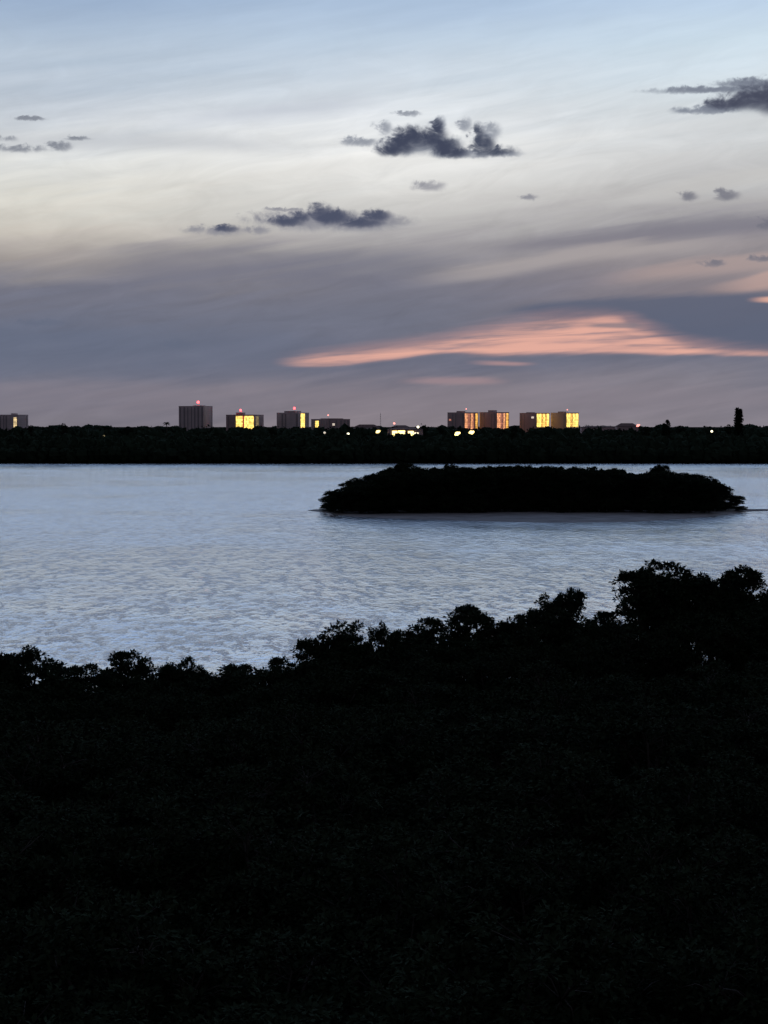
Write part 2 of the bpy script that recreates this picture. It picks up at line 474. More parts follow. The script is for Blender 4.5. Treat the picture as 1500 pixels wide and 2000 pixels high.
def water_material():
    m = bpy.data.materials.new('bay_water'); m.use_nodes = True
    t = m.node_tree; b = t.nodes['Principled BSDF']; N.t = t
    tcn = N.new('ShaderNodeTexCoord'); sp = N.new('ShaderNodeSeparateXYZ'); t.links.new(tcn.outputs['Object'], sp.inputs[0])
    X, Y = N(sp.outputs[0]), N(sp.outputs[1])
    # wind patches: long bands lying across the view, rougher or calmer
    patch = noise(comb(X * 0.0035 + 0.5, (Y + X * 0.2) * 0.012), 1.0, 4, 0.6, 0.8)
    patch2 = noise(comb(X * 0.02 + 4.5, Y * 0.014), 1.0, 4, 0.6, 0.4)
    wind = sstep(patch + patch2 * 0.7, -0.16, 0.16)
    # ripples
    Xr, Yr = X + Y * 0.12, Y - X * 0.3
    r1 = noise(comb(Xr * 0.66 + 1.0, Yr * 0.26), 1.0, 3, 0.6, 0.1)
    r2 = noise(comb(Xr * 1.6 + 9.0, Yr * 0.7), 1.0, 3, 0.6, 0.1)
    r3 = noise(comb(X * 0.2 + 6.0, Y * 0.07), 1.0, 3, 0.6, 0.1)
    crest = (r1 * 1.6 + r2 * 0.8 + r3 * 0.8 - 0.09).max(0.0) * 14.0          # short steep wavelets standing out of the calmer surface
    h = (r1 * 0.7 + r2 * 0.35 + r3 * 1.4 + crest) * (wind * 0.75 + 0.25)
    bp = N.new('ShaderNodeBump'); bp.inputs['Strength'].default_value = 0.7; bp.inputs['Distance'].default_value = 1.0
    t.links.new(h.s, bp.inputs['Height']); t.links.new(bp.outputs[0], b.inputs['Normal'])
    rg = wind * 0.05 + 0.17
    t.links.new(rg.s, b.inputs['Roughness'])
    b.inputs['Base Color'].default_value = (0.03, 0.045, 0.055, 1)
    gl = N.new('ShaderNodeBsdfAnisotropic'); gl.inputs['Color'].default_value = (0.9, 0.96, 1.0, 1)   # the mirror-like share of low-angle water
    t.links.new(rg.s, gl.inputs['Roughness']); t.links.new(bp.outputs[0], gl.inputs['Normal'])
    mx = N.new('ShaderNodeMixShader'); mx.inputs[0].default_value = GLOSS
    t.links.new(b.outputs[0], mx.inputs[1]); t.links.new(gl.outputs[0], mx.inputs[2])
    t.links.new(mx.outputs[0], t.nodes['Material Output'].inputs[0])
    b.inputs['IOR'].default_value = IORW; b.inputs['Specular IOR Level'].default_value = 0.5
    return m


M_water = water_material()

# ------------------------------------------------------------------ setting: ground, water, islet


def near_shore(x): return max(78.0, min(150.0, 108 + 0.55 * x + 4 * math.sin(x * 0.21) + 2 * math.sin(x * 0.63)))


FAR_SHORE = 962.0


def ground_z(x, y):
    s = near_shore(x)
    if y < s + 12:
        z = 0.45 - 2.4 * max(0.0, min(1.0, (y - s + 2) / 12))
    elif y < FAR_SHORE - 8:
        z = -2.0
    else:
        z = -2.0 + 2.9 * min(1.0, (y - FAR_SHORE + 8) / 14)
    return z - (curve_drop(y) if y > 1500 else 0)


xs = [-25000, -12000, -5000, -2000, -1000, -500, -250] + list(range(-120, 121, 6)) + [250, 500, 1000, 2000, 5000, 12000, 25000]
ys = [-400, -100, 0] + list(range(20, 170, 4)) + [250, 500, 900, 950, 956, 962, 968, 980, 1000, 1300, 1500, 2000, 3000, 4500, 6500, 9000, 13000, 18000, 26000]
gv = [(x, y, ground_z(x, y)) for y in ys for x in xs]
nx = len(xs)
gf = [(j * nx + i, j * nx + i + 1, (j + 1) * nx + i + 1, (j + 1) * nx + i) for j in range(len(ys) - 1) for i in range(nx - 1)]
tag(link('ground', mesh('ground', gv, gf, M_mud, True)), kind='structure')
tag(link('water', mesh('water', [(-9000, 20, 0), (9000, 20, 0), (9000, 1100, 0), (-9000, 1100, 0)], [(0, 1, 2, 3)], M_water)), kind='structure')

# the islet's mud and sand flat, from its waterline
front = [(602, 997.5), (628, 1000), (650, 1004), (690, 1009), (760, 1012), (850, 1015), (950, 1017.5), (1050, 1020), (1140, 1020), (1240, 1018.5), (1330, 1013.5), (1400, 1007), (1440, 1001), (1470, 998.5), (1520, 997)]
back = [(1520, 996.3), (1465, 996.5), (1440, 992), (1330, 987), (1200, 985), (1000, 985), (820, 986), (690, 990), (640, 994), (625, 996.5), (602, 997)]
ring = [on_plane(*p) for p in front + back]
cx = sum(p.x for p in ring) / len(ring); cy = sum(p.y for p in ring) / len(ring)
rv = []; rf = []
n = len(ring)
for (s, z) in ((1.06, -0.3), (1.025, 0.06), (0.97, 0.3), (0.6, 0.6), (0.02, 0.8)):
    for p in ring:
        q = Vector((cx + (p.x - cx) * (min(s, 1.0) if s > 0.9 else s * 0.98), cy + (p.y - cy) * s, z))
        rv.append(tuple(q))
for k in range(4):
    for i in range(n):
        rf.append((k * n + i, k * n + (i + 1) % n, (k + 1) * n + (i + 1) % n, (k + 1) * n + i))
rf.append(tuple(4 * n + i for i in range(n)))
tag(link('islet_shore', mesh('islet_shore', rv, rf, M_sand, True)), kind='structure')

# ------------------------------------------------------------------ trees
rng = random.Random(7)
LEAF = np.array([(0, 0, 0), (0.42, 0.5, 0.06), (0, 1, -0.05), (-0.42, 0.5, 0.06)], float)   # folded leaf blade


def leaf_mesh(name, clumps, per, size, rad, seed, material):
    """clumps: list of centres; leaves arranged in loose rosettes round each"""
    g = np.random.default_rng(seed)
    C = np.repeat(np.array(clumps, float), per, axis=0); nL = len(C)
    d = g.normal(size=(nL, 3)); d /= np.linalg.norm(d, axis=1)[:, None]
    d[:, 2] = np.abs(d[:, 2]) * 0.8 - 0.25
    base = C + d * (rad * g.uniform(0.15, 1.0, (nL, 1)) ** 0.6)
    ax = d + g.normal(scale=0.5, size=(nL, 3)); ax /= np.linalg.norm(ax, axis=1)[:, None]
    up = np.tile([0, 0, 1.0], (nL, 1)) + g.normal(scale=0.55, size=(nL, 3))
    side = np.cross(ax, up); side /= np.linalg.norm(side, axis=1)[:, None] + 1e-9
    nn = np.cross(side, ax)
    L = size * g.uniform(0.65, 1.3, (nL, 1)); W = L * 0.62
    P = LEAF[None, :, :]
    verts = base[:, None, :] + side[:, None, :] * (P[:, :, 0:1] * W[:, None, :]) + ax[:, None, :] * (P[:, :, 1:2] * L[:, None, :]) + nn[:, None, :] * (P[:, :, 2:3] * L[:, None, :])
    verts = verts.reshape(-1, 3)
    me = bpy.data.meshes.new(name)
    me.vertices.add(len(verts)); me.vertices.foreach_set('co', verts.astype(np.float32).ravel())
    idx = np.arange(nL)[:, None] * 4
    tri = np.concatenate([idx + np.array([[0, 1, 2]]), idx + np.array([[0, 2, 3]])], axis=1).reshape(-1)
    nt_ = nL * 2
    me.loops.add(nt_ * 3); me.loops.foreach_set('vertex_index', tri.astype(np.int32))
    me.polygons.add(nt_); me.polygons.foreach_set('loop_start', np.arange(0, nt_ * 3, 3, dtype=np.int32))
    me.materials.append(material); me.update(calc_edges=True); me.validate()
    return me


def grow_tree(name, seed, H, R, low, nclump, per, size, crad, lobes=5, roots=True):
    """trunk and limbs as tubes, leaf clumps at the twig ends; returns trunk mesh and crown mesh"""
    r = random.Random(seed); mb = MB(); clumps = []
    lean = Vector((r.uniform(-.06, .06), r.uniform(-.06, .06), 0)) * H
    fork = H * (low + 0.12)
    tp = [Vector((0, 0, -0.6)), Vector((r.uniform(-.1, .1), r.uniform(-.1, .1), fork * 0.5)), Vector((0, 0, fork)) + lean * 0.4,
          Vector((0, 0, H * 0.8)) + lean * 0.8]
    tr = 0.016 * H
    mb.tube(tp, [tr, tr * 0.85, tr * 0.7, tr * 0.25], 7)
    if roots:
        for k in range(6):
            a = r.uniform(0, 6.28); q = r.uniform(0.5, 1.1) * R * 0.4
            mb.tube([tp[1] * r.uniform(0.5, 1.0), Vector((math.cos(a) * q * .7, math.sin(a) * q * .7, fork * 0.25)), Vector((math.cos(a) * q, math.sin(a) * q, -0.6))], [tr * .3, tr * .28, tr * .2], 4)
    # lobes of the crown
    top_r = R * 0.5
    lob = [(Vector((r.uniform(-.15, .15) * R, r.uniform(-.15, .15) * R, H - top_r * 0.75)) + lean, top_r, top_r * 0.75)]
    for k in range(lobes):
        a = 6.283 * k / lobes + r.uniform(-.4, .4); q = R * r.uniform(0.5, 0.68); rr = R * r.uniform(0.34, 0.5)
        lob.append((Vector((math.cos(a) * q, math.sin(a) * q, H - R * r.uniform(0.4, 0.95))) + lean * 0.8, rr, rr * r.uniform(0.6, 0.8)))
    for k in range(lobes):
        a = r.uniform(0, 6.28); q = R * r.uniform(0.35, 0.75); rr = R * r.uniform(0.36, 0.5)
        lob.append((Vector((math.cos(a) * q, math.sin(a) * q, H - R * r.uniform(1.0, 1.7))) + lean * 0.6, rr, rr * r.uniform(0.7, 0.9)))
    if low < 0.2:
        for k in range(lobes):
            a = r.uniform(0, 6.28); q = R * r.uniform(0.5, 0.8)
            lob.append((Vector((math.cos(a) * q, math.sin(a) * q, H * r.uniform(0.12, 0.4))), R * r.uniform(0.4, 0.55), H * r.uniform(0.1, 0.16)))
    tot = sum(l[1] ** 2 for l in lob)
    for (c, rr, hh) in lob:
        st = tp[2].lerp(tp[3], r.uniform(0, 0.8)) if c.z > fork else tp[1].lerp(tp[2], r.uniform(0.2, 0.9))
        mid = st.lerp(c, 0.5) + Vector((r.uniform(-.2, .2), r.uniform(-.2, .2), r.uniform(0, .3)))
        mb.tube([st, mid, c], [tr * .4, tr * .3, tr * .18], 5)
        m = max(6, int(nclump * rr * rr / tot))
        for k in range(m):
            v = Vector((r.gauss(0, 1), r.gauss(0, 1), r.gauss(0.25, 1))).normalized()
            q = r.uniform(0.72, 1.05)
            p = c + Vector((v.x * rr * q, v.y * rr * q, v.z * hh * q))
            if p.z > H: p.z = H - r.uniform(0, .2)
            clumps.append(tuple(p))
            if k % 2 == 0: mb.tube([c.lerp(mid, r.uniform(0, .5)), c.lerp(p, .5) + Vector((0, 0, r.uniform(-.1, .15))), p], [tr * .15, tr * .11, tr * .06], 3)
    # a few sprigs above the dome
    for k in range(lobes + 2):
        c, rr, hh = r.choice(lob[:lobes + 1]); a = r.uniform(0, 6.28)
        p0 = c + Vector((math.cos(a) * rr * .5, math.sin(a) * rr * .5, hh * .7))
        p1 = p0 + Vector((r.uniform(-.3, .3), r.uniform(-.3, .3), r.uniform(0.05, 0.22)))
        mb.tube([c, p0, p1], [tr * .15, tr * .1, tr * .05], 3)
        clumps += [tuple(p0.lerp(p1, .5)), tuple(p1)]
    return mb.me(name + '_trunk', M_bark, True), leaf_mesh(name + '_crown', clumps, per, size, crad, seed, material=M_leaf)


KINDS = {}
KINDS['broad'] = [(grow_tree('broad', 100 + i, 11, 3.0, 0.42, 200, 50, 0.22, 0.44, 7), 11, 3.0) for i in range(5)]
KINDS['slender'] = [(grow_tree('slender', 200 + i, 11, 1.6, 0.5, 92, 60, 0.2, 0.36, 5), 11, 1.6) for i in range(5)]
KINDS['bushy'] = [(grow_tree('bushy', 300 + i, 10, 3.2, 0.06, 380, 34, 0.4, 0.6, 7), 10, 3.2) for i in range(5)]


def tree(name, kind, i, x, y, z0, h, r, rot, label, group=None, cat='tree'):
    (tm, cm), H0, R0 = KINDS[kind][i % len(KINDS[kind])]
    e = bpy.data.objects.new(name, None); col.objects.link(e)
    e.location = (x, y, z0); e.rotation_euler = (0, 0, rot); e.scale = (r / R0, r / R0, h / H0)
    link('trunk', tm, e); link('crown', cm, e)
    return tag(e, label, cat, group)


def interp(x, pts):
    for (a, b) in zip(pts, pts[1:]):
        if x <= b[0]: return a[1] + (b[1] - a[1]) * max(0, (x - a[0])) / (b[0] - a[0])
    return pts[-1][1]


def near_dist(px): return 86 + 25 * px / 1500


# trees whose crowns stand out against the water, along the edge of the near grove
EDGE = [
    (2, 1280, 45, 'slender', 'ragged mangrove crown cut by the left picture edge'),
    (66, 1263, 60, 'slender', 'round open mangrove crown with bright gaps at the far left of the grove'),
    (182, 1296, 50, 'slender', 'low spreading mangrove crown second from the left of the grove edge'),
    (262, 1271, 48, 'slender', 'pointed dark mangrove crown between two lower ones on the left shore'),
    (318, 1296, 36, 'slender', 'small thin mangrove crown just right of the pointed left one'),
    (357, 1284, 26, 'slender', 'narrow sprig-like mangrove crown leaning over bright water on the left'),
    (402, 1301, 32, 'slender', 'small rounded mangrove crown before the lowest dip of the left shore'),
    (488, 1297, 48, 'slender', 'low double mangrove crown left of the rise in the middle of the grove'),
    (558, 1283, 30, 'slender', 'short upright mangrove top at the foot of the broad middle crown'),
    (604, 1248, 34, 'slender', 'mangrove crown sticking out sideways over the water left of the broad middle crown'),
    (664, 1215, 82, 'broad', 'broad domed mangrove crown in the middle of the grove edge'),
    (752, 1217, 26, 'slender', 'thin forked mangrove sprig right of the broad middle dome'),
    (806, 1232, 46, 'slender', 'smooth rounded dark mangrove crown just right of the middle of the grove edge'),
    (868, 1211, 44, 'slender', 'loose open mangrove crown below the middle of the wooded islet'),
    (944, 1186, 50, 'slender', 'spiky mangrove crown midway along the rising right half of the grove'),
    (1012, 1200, 36, 'slender', 'low mangrove crown between the spiky one and the tall twin tops'),
    (1062, 1166, 34, 'slender', 'left one of the tall twin mangrove tops before the gap on the right'),
    (1108, 1150, 32, 'slender', 'taller right one of the twin mangrove tops, overhanging the gap on the right'),
    (1172, 1199, 34, 'slender', 'small low mangrove crown in the gap left of the tallest crowns'),
    (1250, 1113, 54, 'slender', 'left lobe of the big mangrove crowns, its edge hanging down over the gap'),
    (1328, 1099, 66, 'slender', 'tallest mangrove crown of the near grove with a bright hole beneath'),
    (1386, 1122, 50, 'slender', 'lower mangrove crown right of the tallest one'),
    (1438, 1106, 50, 'slender', 'flat mangrove top stretching right over a bright gap near the right edge'),
    (1500, 1140, 42, 'slender', 'mangrove crown cut by the right picture edge'),
]
for k, (px, py, rp, kd, lb) in enumerate(EDGE):
    D = near_dist(px); p = at(px, py + 4, D)
    z0 = max(ground_z(p.x, p.y), -0.2)
    tree('mangrove_tree', kd, k * 3 + 1, p.x, p.y, z0, p.z - z0, rp * 1.15 * D / F, rng.uniform(0, 6.28), lb, 'mangroves along the edge of the near grove')
LBL_DIP = 'low mangrove crown filling a dip between two taller crowns of the near grove edge'
for k, (a, b) in enumerate(zip(EDGE, EDGE[1:])):
    px = (a[0] + b[0]) / 2 + rng.uniform(-8, 8); D = near_dist(px) - 0.8
    py = max(a[1], b[1]) + rng.uniform(20, 36)
    p = at(px, py, D); z0 = max(ground_z(p.x, p.y), -0.2)
    tree('mangrove_tree', 'slender', k * 2, p.x, p.y, z0, p.z - z0, rng.uniform(44, 58) * D / F, rng.uniform(0, 6.28), LBL_DIP, 'mangroves in the dips of the near grove edge')
px = -240
while px < 1740:                # low bushes at the water's edge under the tall crowns
    D = near_dist(px) + 1.5; p = at(px, 1400, D); z0 = max(ground_z(p.x, p.y), -0.2)
    tree('mangrove_bush', 'bushy', k, p.x, p.y, z0, rng.uniform(5, 6.5), rng.uniform(2.0, 2.6), rng.uniform(0, 6.28), 'low mangrove bush at the waterline, in the dark beneath the grove edge', 'bushes under the near grove edge', 'bush'); k += 1
    px += rng.uniform(75, 100)
SOLID = [(-500, 1360), (0, 1348), (100, 1348), (200, 1338), (400, 1333), (560, 1314), (620, 1290), (750, 1280), (850, 1262), (1000, 1243), (1200, 1222), (1300, 1185), (1500, 1160), (2000, 1120)]
LBL_BACK = 'mangrove in the black unlit mass just below the ragged top line of the near grove'
LBL_MASS = 'mangrove deep in the black foreground canopy where no single crown shows'
k = 0
for row in range(2):
    px = -260 + row * 40
    while px < 1760:
        D = near_dist(px) - 2.5 - 4 * row
        py = interp(px, SOLID) - 7 + 36 * row + rng.uniform(-8, 8)
        p = at(px, py, D); z0 = max(ground_z(p.x, p.y), -0.2)
        tree('mangrove_tree', 'broad', k, p.x, p.y, z0, p.z - z0, rng.uniform(2.1, 2.8), rng.uniform(0, 6.28), LBL_BACK, 'mangroves just inside the near grove'); k += 1
        px += rng.uniform(52, 70)
D = 79.0
while D > 26:
    half = 750 / F * D + 5
    x = -half + rng.uniform(0, 2)
    while x < half:
        px = 750 + x / D * F
        yy = D + rng.uniform(-1.3, 1.3) + 0.008 * px * min(1, max(0, (D - 34) / 30))
        top = min(rng.uniform(8.6, 10.6), at(px, interp(px, SOLID) + 70, yy).z)
        tree('mangrove_tree', 'broad', k, x, yy, 0.4, top - 0.4, rng.uniform(2.5, 3.2), rng.uniform(0, 6.28), LBL_MASS, 'mangroves of the dark foreground'); k += 1
        x += rng.uniform(3.3, 4.3) if D > 42 else rng.uniform(2.4, 3.2)
    D -= 4.0

# ------------------------------------------------------------------ the wooded islet
PROF = [(625, 978), (635, 962), (650, 954), (700, 934), (740, 921), (770, 909), (800, 907), (840, 909), (900, 906), (1000, 904), (1100, 905), (1200, 909), (1240, 917),
        (1275, 913), (1320, 915), (1350, 922), (1400, 938), (1430, 955), (1450, 974)]
k = 0
for D, lo, hi, dp in ((427, 720, 1385, 32), (428, 668, 1405, 34), (440, 655, 1415, 36), (452, 700, 1400, 36), (464, 760, 1340, 40)):
    px = lo
    while px <= hi:
        py = interp(px, PROF) + (rng.uniform(8, 24) if D < 450 else rng.uniform(0, 13))
        p = at(px, py, D + rng.uniform(-3, 3))
        r = rng.uniform(2.9, 4.0)
        tree('islet_mangrove', 'bushy', k, p.x, p.y, 0.3, p.z - 0.3, r, rng.uniform(0, 6.28), 'bushy mangrove in the dark dome of the wooded islet', 'mangroves on the islet'); k += 1
        px += dp * rng.uniform(0.75, 1.2)
ISL = [(652, 960, 22, 440, 'outermost bushy mangrove at the left tip of the islet'),
       (690, 941, 26, 440, 'second bushy mangrove up the left slope of the islet'),
       (728, 927, 26, 440, 'third bushy mangrove up the left slope of the islet'),
       (788, 905, 22, 446, 'flat-topped mangrove jutting above the left shoulder of the islet'),
       (1288, 910, 20, 446, 'mangrove knob right of the notch in the islet top'),
       (1375, 930, 28, 440, 'rounded mangrove high on the right slope of the islet'),
       (1408, 945, 24, 440, 'rounded mangrove midway down the right slope of the islet'),
       (1440, 968, 20, 441, 'mangrove overhanging the water at the right tip of the islet')]
for i, (px, py, rp, D, lb) in enumerate(ISL):
    p = at(px, py, D)
    tree('islet_mangrove', 'bushy', i + 2, p.x, p.y, 0.1, p.z - 0.1, rp * D / F, rng.uniform(0, 6.28), lb, 'mangroves on the islet')

# ------------------------------------------------------------------ far woods: one dark mass each


def wood(name, label, x0, x1, rows, seed, mat_, quad, per):
    g = np.random.default_rng(seed); V_ = []; F_ = []; Q = []
    base = MB().ball((0, 0, 0), 1.0, 9, 6)
    bv = np.array(base.v)
    r = random.Random(seed)
    for (y, zt, cr, dy) in rows:
        x = x0
        while x < x1:
            yy = y + r.uniform(-dy, dy); rr = cr * r.uniform(0.7, 1.25)
            top = (zt(x, yy) if callable(zt) else zt) + r.gauss(0, cr * 0.16)
            jig = 1 + g.normal(scale=0.12, size=(len(bv), 1))
            hh = top * 0.52
            v = bv * jig * np.array([rr * 0.93, rr * 0.93, hh * 0.95]) + np.array([x, yy, top - hh])
            b = len(V_); V_ += [tuple(q) for q in v]; F_ += [tuple(b + i for i in f) for f in base.f]
            d = g.normal(size=(per, 3)); d /= np.linalg.norm(d, axis=1)[:, None]
            d[:, 2] = np.where(g.uniform(size=per) < 0.75, np.abs(d[:, 2]), d[:, 2])
            Q.append(d * np.array([rr, rr, hh]) * g.uniform(0.9, 1.1, (per, 1)) + np.array([x, yy, top - hh]))
            x += rr * r.uniform(0.9, 1.5)
    Q = np.concatenate(Q)
    a = g.normal(size=(len(Q), 3)); a /= np.linalg.norm(a, axis=1)[:, None]
    c = np.cross(a, g.normal(size=(len(Q), 3))); c /= np.linalg.norm(c, axis=1)[:, None]
    s = quad * g.uniform(0.5, 1.3, (len(Q), 1))
    q4 = np.stack([Q - a * s, Q + c * s * .6, Q + a * s, Q - c * s * .6], 1).reshape(-1, 3)
    b = len(V_); V_ += [tuple(p) for p in q4]
    F_ += [(b + 4 * i, b + 4 * i + 1, b + 4 * i + 2, b + 4 * i + 3) for i in range(len(Q))]
    return tag(link(name, mesh(name, V_, F_, mat_)), label, 'wood', None, 'stuff')


def zpx(py): return lambda x, y: at(750, py, y).z


wood('shore_wood', 'dark mangrove wood along the far waterline', -420, 420,
     [(966, 9.0, 4.2, 2), (974, 12.5, 4.6, 3), (986, 14.2, 5.0, 4), (1004, zpx(851), 5.2, 6), (1030, zpx(850), 5.5, 8)], 5, M_leaf2, 0.8, 46)
def ridge(x, y):
    px = 750 + x / y * F
    return at(750, interp(px, [(-400, 838), (0, 838), (60, 838), (90, 835), (180, 837), (240, 834), (290, 838), (340, 838), (400, 836), (540, 837), (690, 835), (860, 836), (1010, 839), (1120, 834), (1250, 838), (1500, 839), (2000, 838)]) + 1.5, y).z
wood('inland_wood', 'black tree belt behind the shore wood, at the foot of the towers', -900, 900,
     [(1420, ridge, 6.5, 20), (1700, zpx(837.5), 8, 60), (2000, zpx(838), 9, 80), (2350, zpx(837.5), 10, 80)], 8, M_leaf2, 1.3, 34)
wood('distant_wood', 'thin strip of farthest woods on the horizon between the towers', -1900, 1900, [(4300, zpx(834.5), 18, 150), (4700, zpx(834), 20, 150)], 9, M_leaf2, 3.0, 16)

# trees that rise out of the far woods
FART = [(125, 826.5, 9, 'broad', 'spiky round treetop above the far wood near the left tower'),
        (60, 831, 7, 'broad', 'small treetop just right of the leftmost tower'),
        (245, 833, 16, 'broad', 'low wide treetop in the far wood left of the tallest tower'),
        (860, 834, 10, 'broad', 'treetop in front of the left foot of the brown twin towers'),
        (1004, 832, 9, 'broad', 'treetop in the gap between the brown and the yellow-lit towers'),
        (1262, 834, 9, 'broad', 'treetop right of the long hipped roof'),
        (1330, 832, 12, 'broad', 'bushy treetop right of the leaning pine'),
        (1425, 829, 9, 'broad', 'bushy tree beside the tall dark conifer'),
        (530, 836, 9, 'broad', 'low treetop between the yellow-lit block and the tower with one lit strip'),
        (824, 834, 7, 'broad', 'small treetop right of the low lit building')]
for i, (px, py, rp, kd, lb) in enumerate(FART):
    D = 1340.0; p = at(px, py, D)
    tree('broadleaf_tree', kd, i, p.x, p.y, 0.6, p.z - 0.6, rp * D / F, rng.uniform(0, 6.28), lb, 'trees above the far wood')


def palm(px, py, D, label):
    r = random.Random(3); p = at(px, py, D); h = p.z - 0.6 - 0.8
    e = bpy.data.objects.new('palm_tree', None); col.objects.link(e); e.location = (p.x, p.y, 0.6)
    link('trunk', MB().tube([(0, 0, -.5), (.3, 0, h * .5), (.1, 0, h)], [.32, .26, .2], 7).me('palm_trunk', M_bark, True), e)
    for k in range(16):
        a = 6.283 * k / 16 + r.uniform(-.2, .2); up = r.uniform(-0.2, 1.0); L = r.uniform(2.6, 3.6)
        pts = [Vector((.1 + math.cos(a) * L * t, math.sin(a) * L * t, h + up * L * t * .9 - 1.0 * L * t * t * .8)) for t in (0, .33, .66, 1)]
        v = []; f = []
        sd_ = Vector((-math.sin(a), math.cos(a), 0))
        for q, w in zip(pts, (.12, .55, .5, .08)):
            v += [tuple(q + sd_ * w - Vector((0, 0, w * .5))), tuple(q), tuple(q - sd_ * w - Vector((0, 0, w * .5)))]
        for j in range(3): f += [(j * 3, j * 3 + 1, j * 3 + 4, j * 3 + 3), (j * 3 + 1, j * 3 + 2, j * 3 + 5, j * 3 + 4)]
        link('frond', mesh('frond', v, f, M_leaf2), e)
    tag(e, label, 'palm')


palm(325, 824, 1330, 'single palm beside the left side of the tallest tower')


def conifer(px, py, D, wp, label, tops=((0, 1.0),), tiers=26, lean=0.0, name='conifer_tree', dens=1.0):
    p = at(px, py, D); h = p.z - 0.6; R = wp * D / F
    e = bpy.data.objects.new(name, None); col.objects.link(e); e.location = (p.x, p.y, 0.6); e.rotation_euler = (0, lean, 0)
    mb = MB(); cl = []; r = random.Random(int(px))
    for (ox, hf) in tops:
        H = h * hf; xo = ox * R
        mb.tube([(xo * .3, 0, -.5), (xo, 0, H * .5), (xo, 0, H * .99)], [.5, .35, .05], 7)
        for k in range(tiers):
            t = 0.25 + 0.75 * k / tiers; z = H * t
            rr = R * (0.62 if len(tops) > 1 else 1) * min(1, (1.02 - t) * 3.2 + .12) * r.uniform(.75, 1.1)
            for j in range(int(7 * dens)):
                a = r.uniform(0, 6.28); q = Vector((xo + math.cos(a) * rr, math.sin(a) * rr, z + rr * .15))
                mb.tube([(xo, 0, z), tuple(q)], [.08, .03], 3)
                for s in (.35, .7, 1): cl.append(tuple(Vector((xo, 0, z)).lerp(q, s)))
    link('trunk', mb.me('conifer_trunk', M_bark), e)
    link('crown', leaf_mesh('conifer_crown', cl, 9, .8, .55, int(px), M_leaf2), e)
    tag(e, label, 'tree')


conifer(1443, 796, 1200, 8, 'tall dark column-shaped conifer standing alone near the right edge', ((-.4, 1.0), (.42, .97)), 30)
conifer(1307, 819, 1330, 6, 'thin leaning pine rising from the far wood', ((0, 1.0),), 18, -0.06)
conifer(1297, 826, 1335, 4, 'short thin pine left of the leaning one', ((0, 1.0),), 14)

# ------------------------------------------------------------------ towers beyond the woods


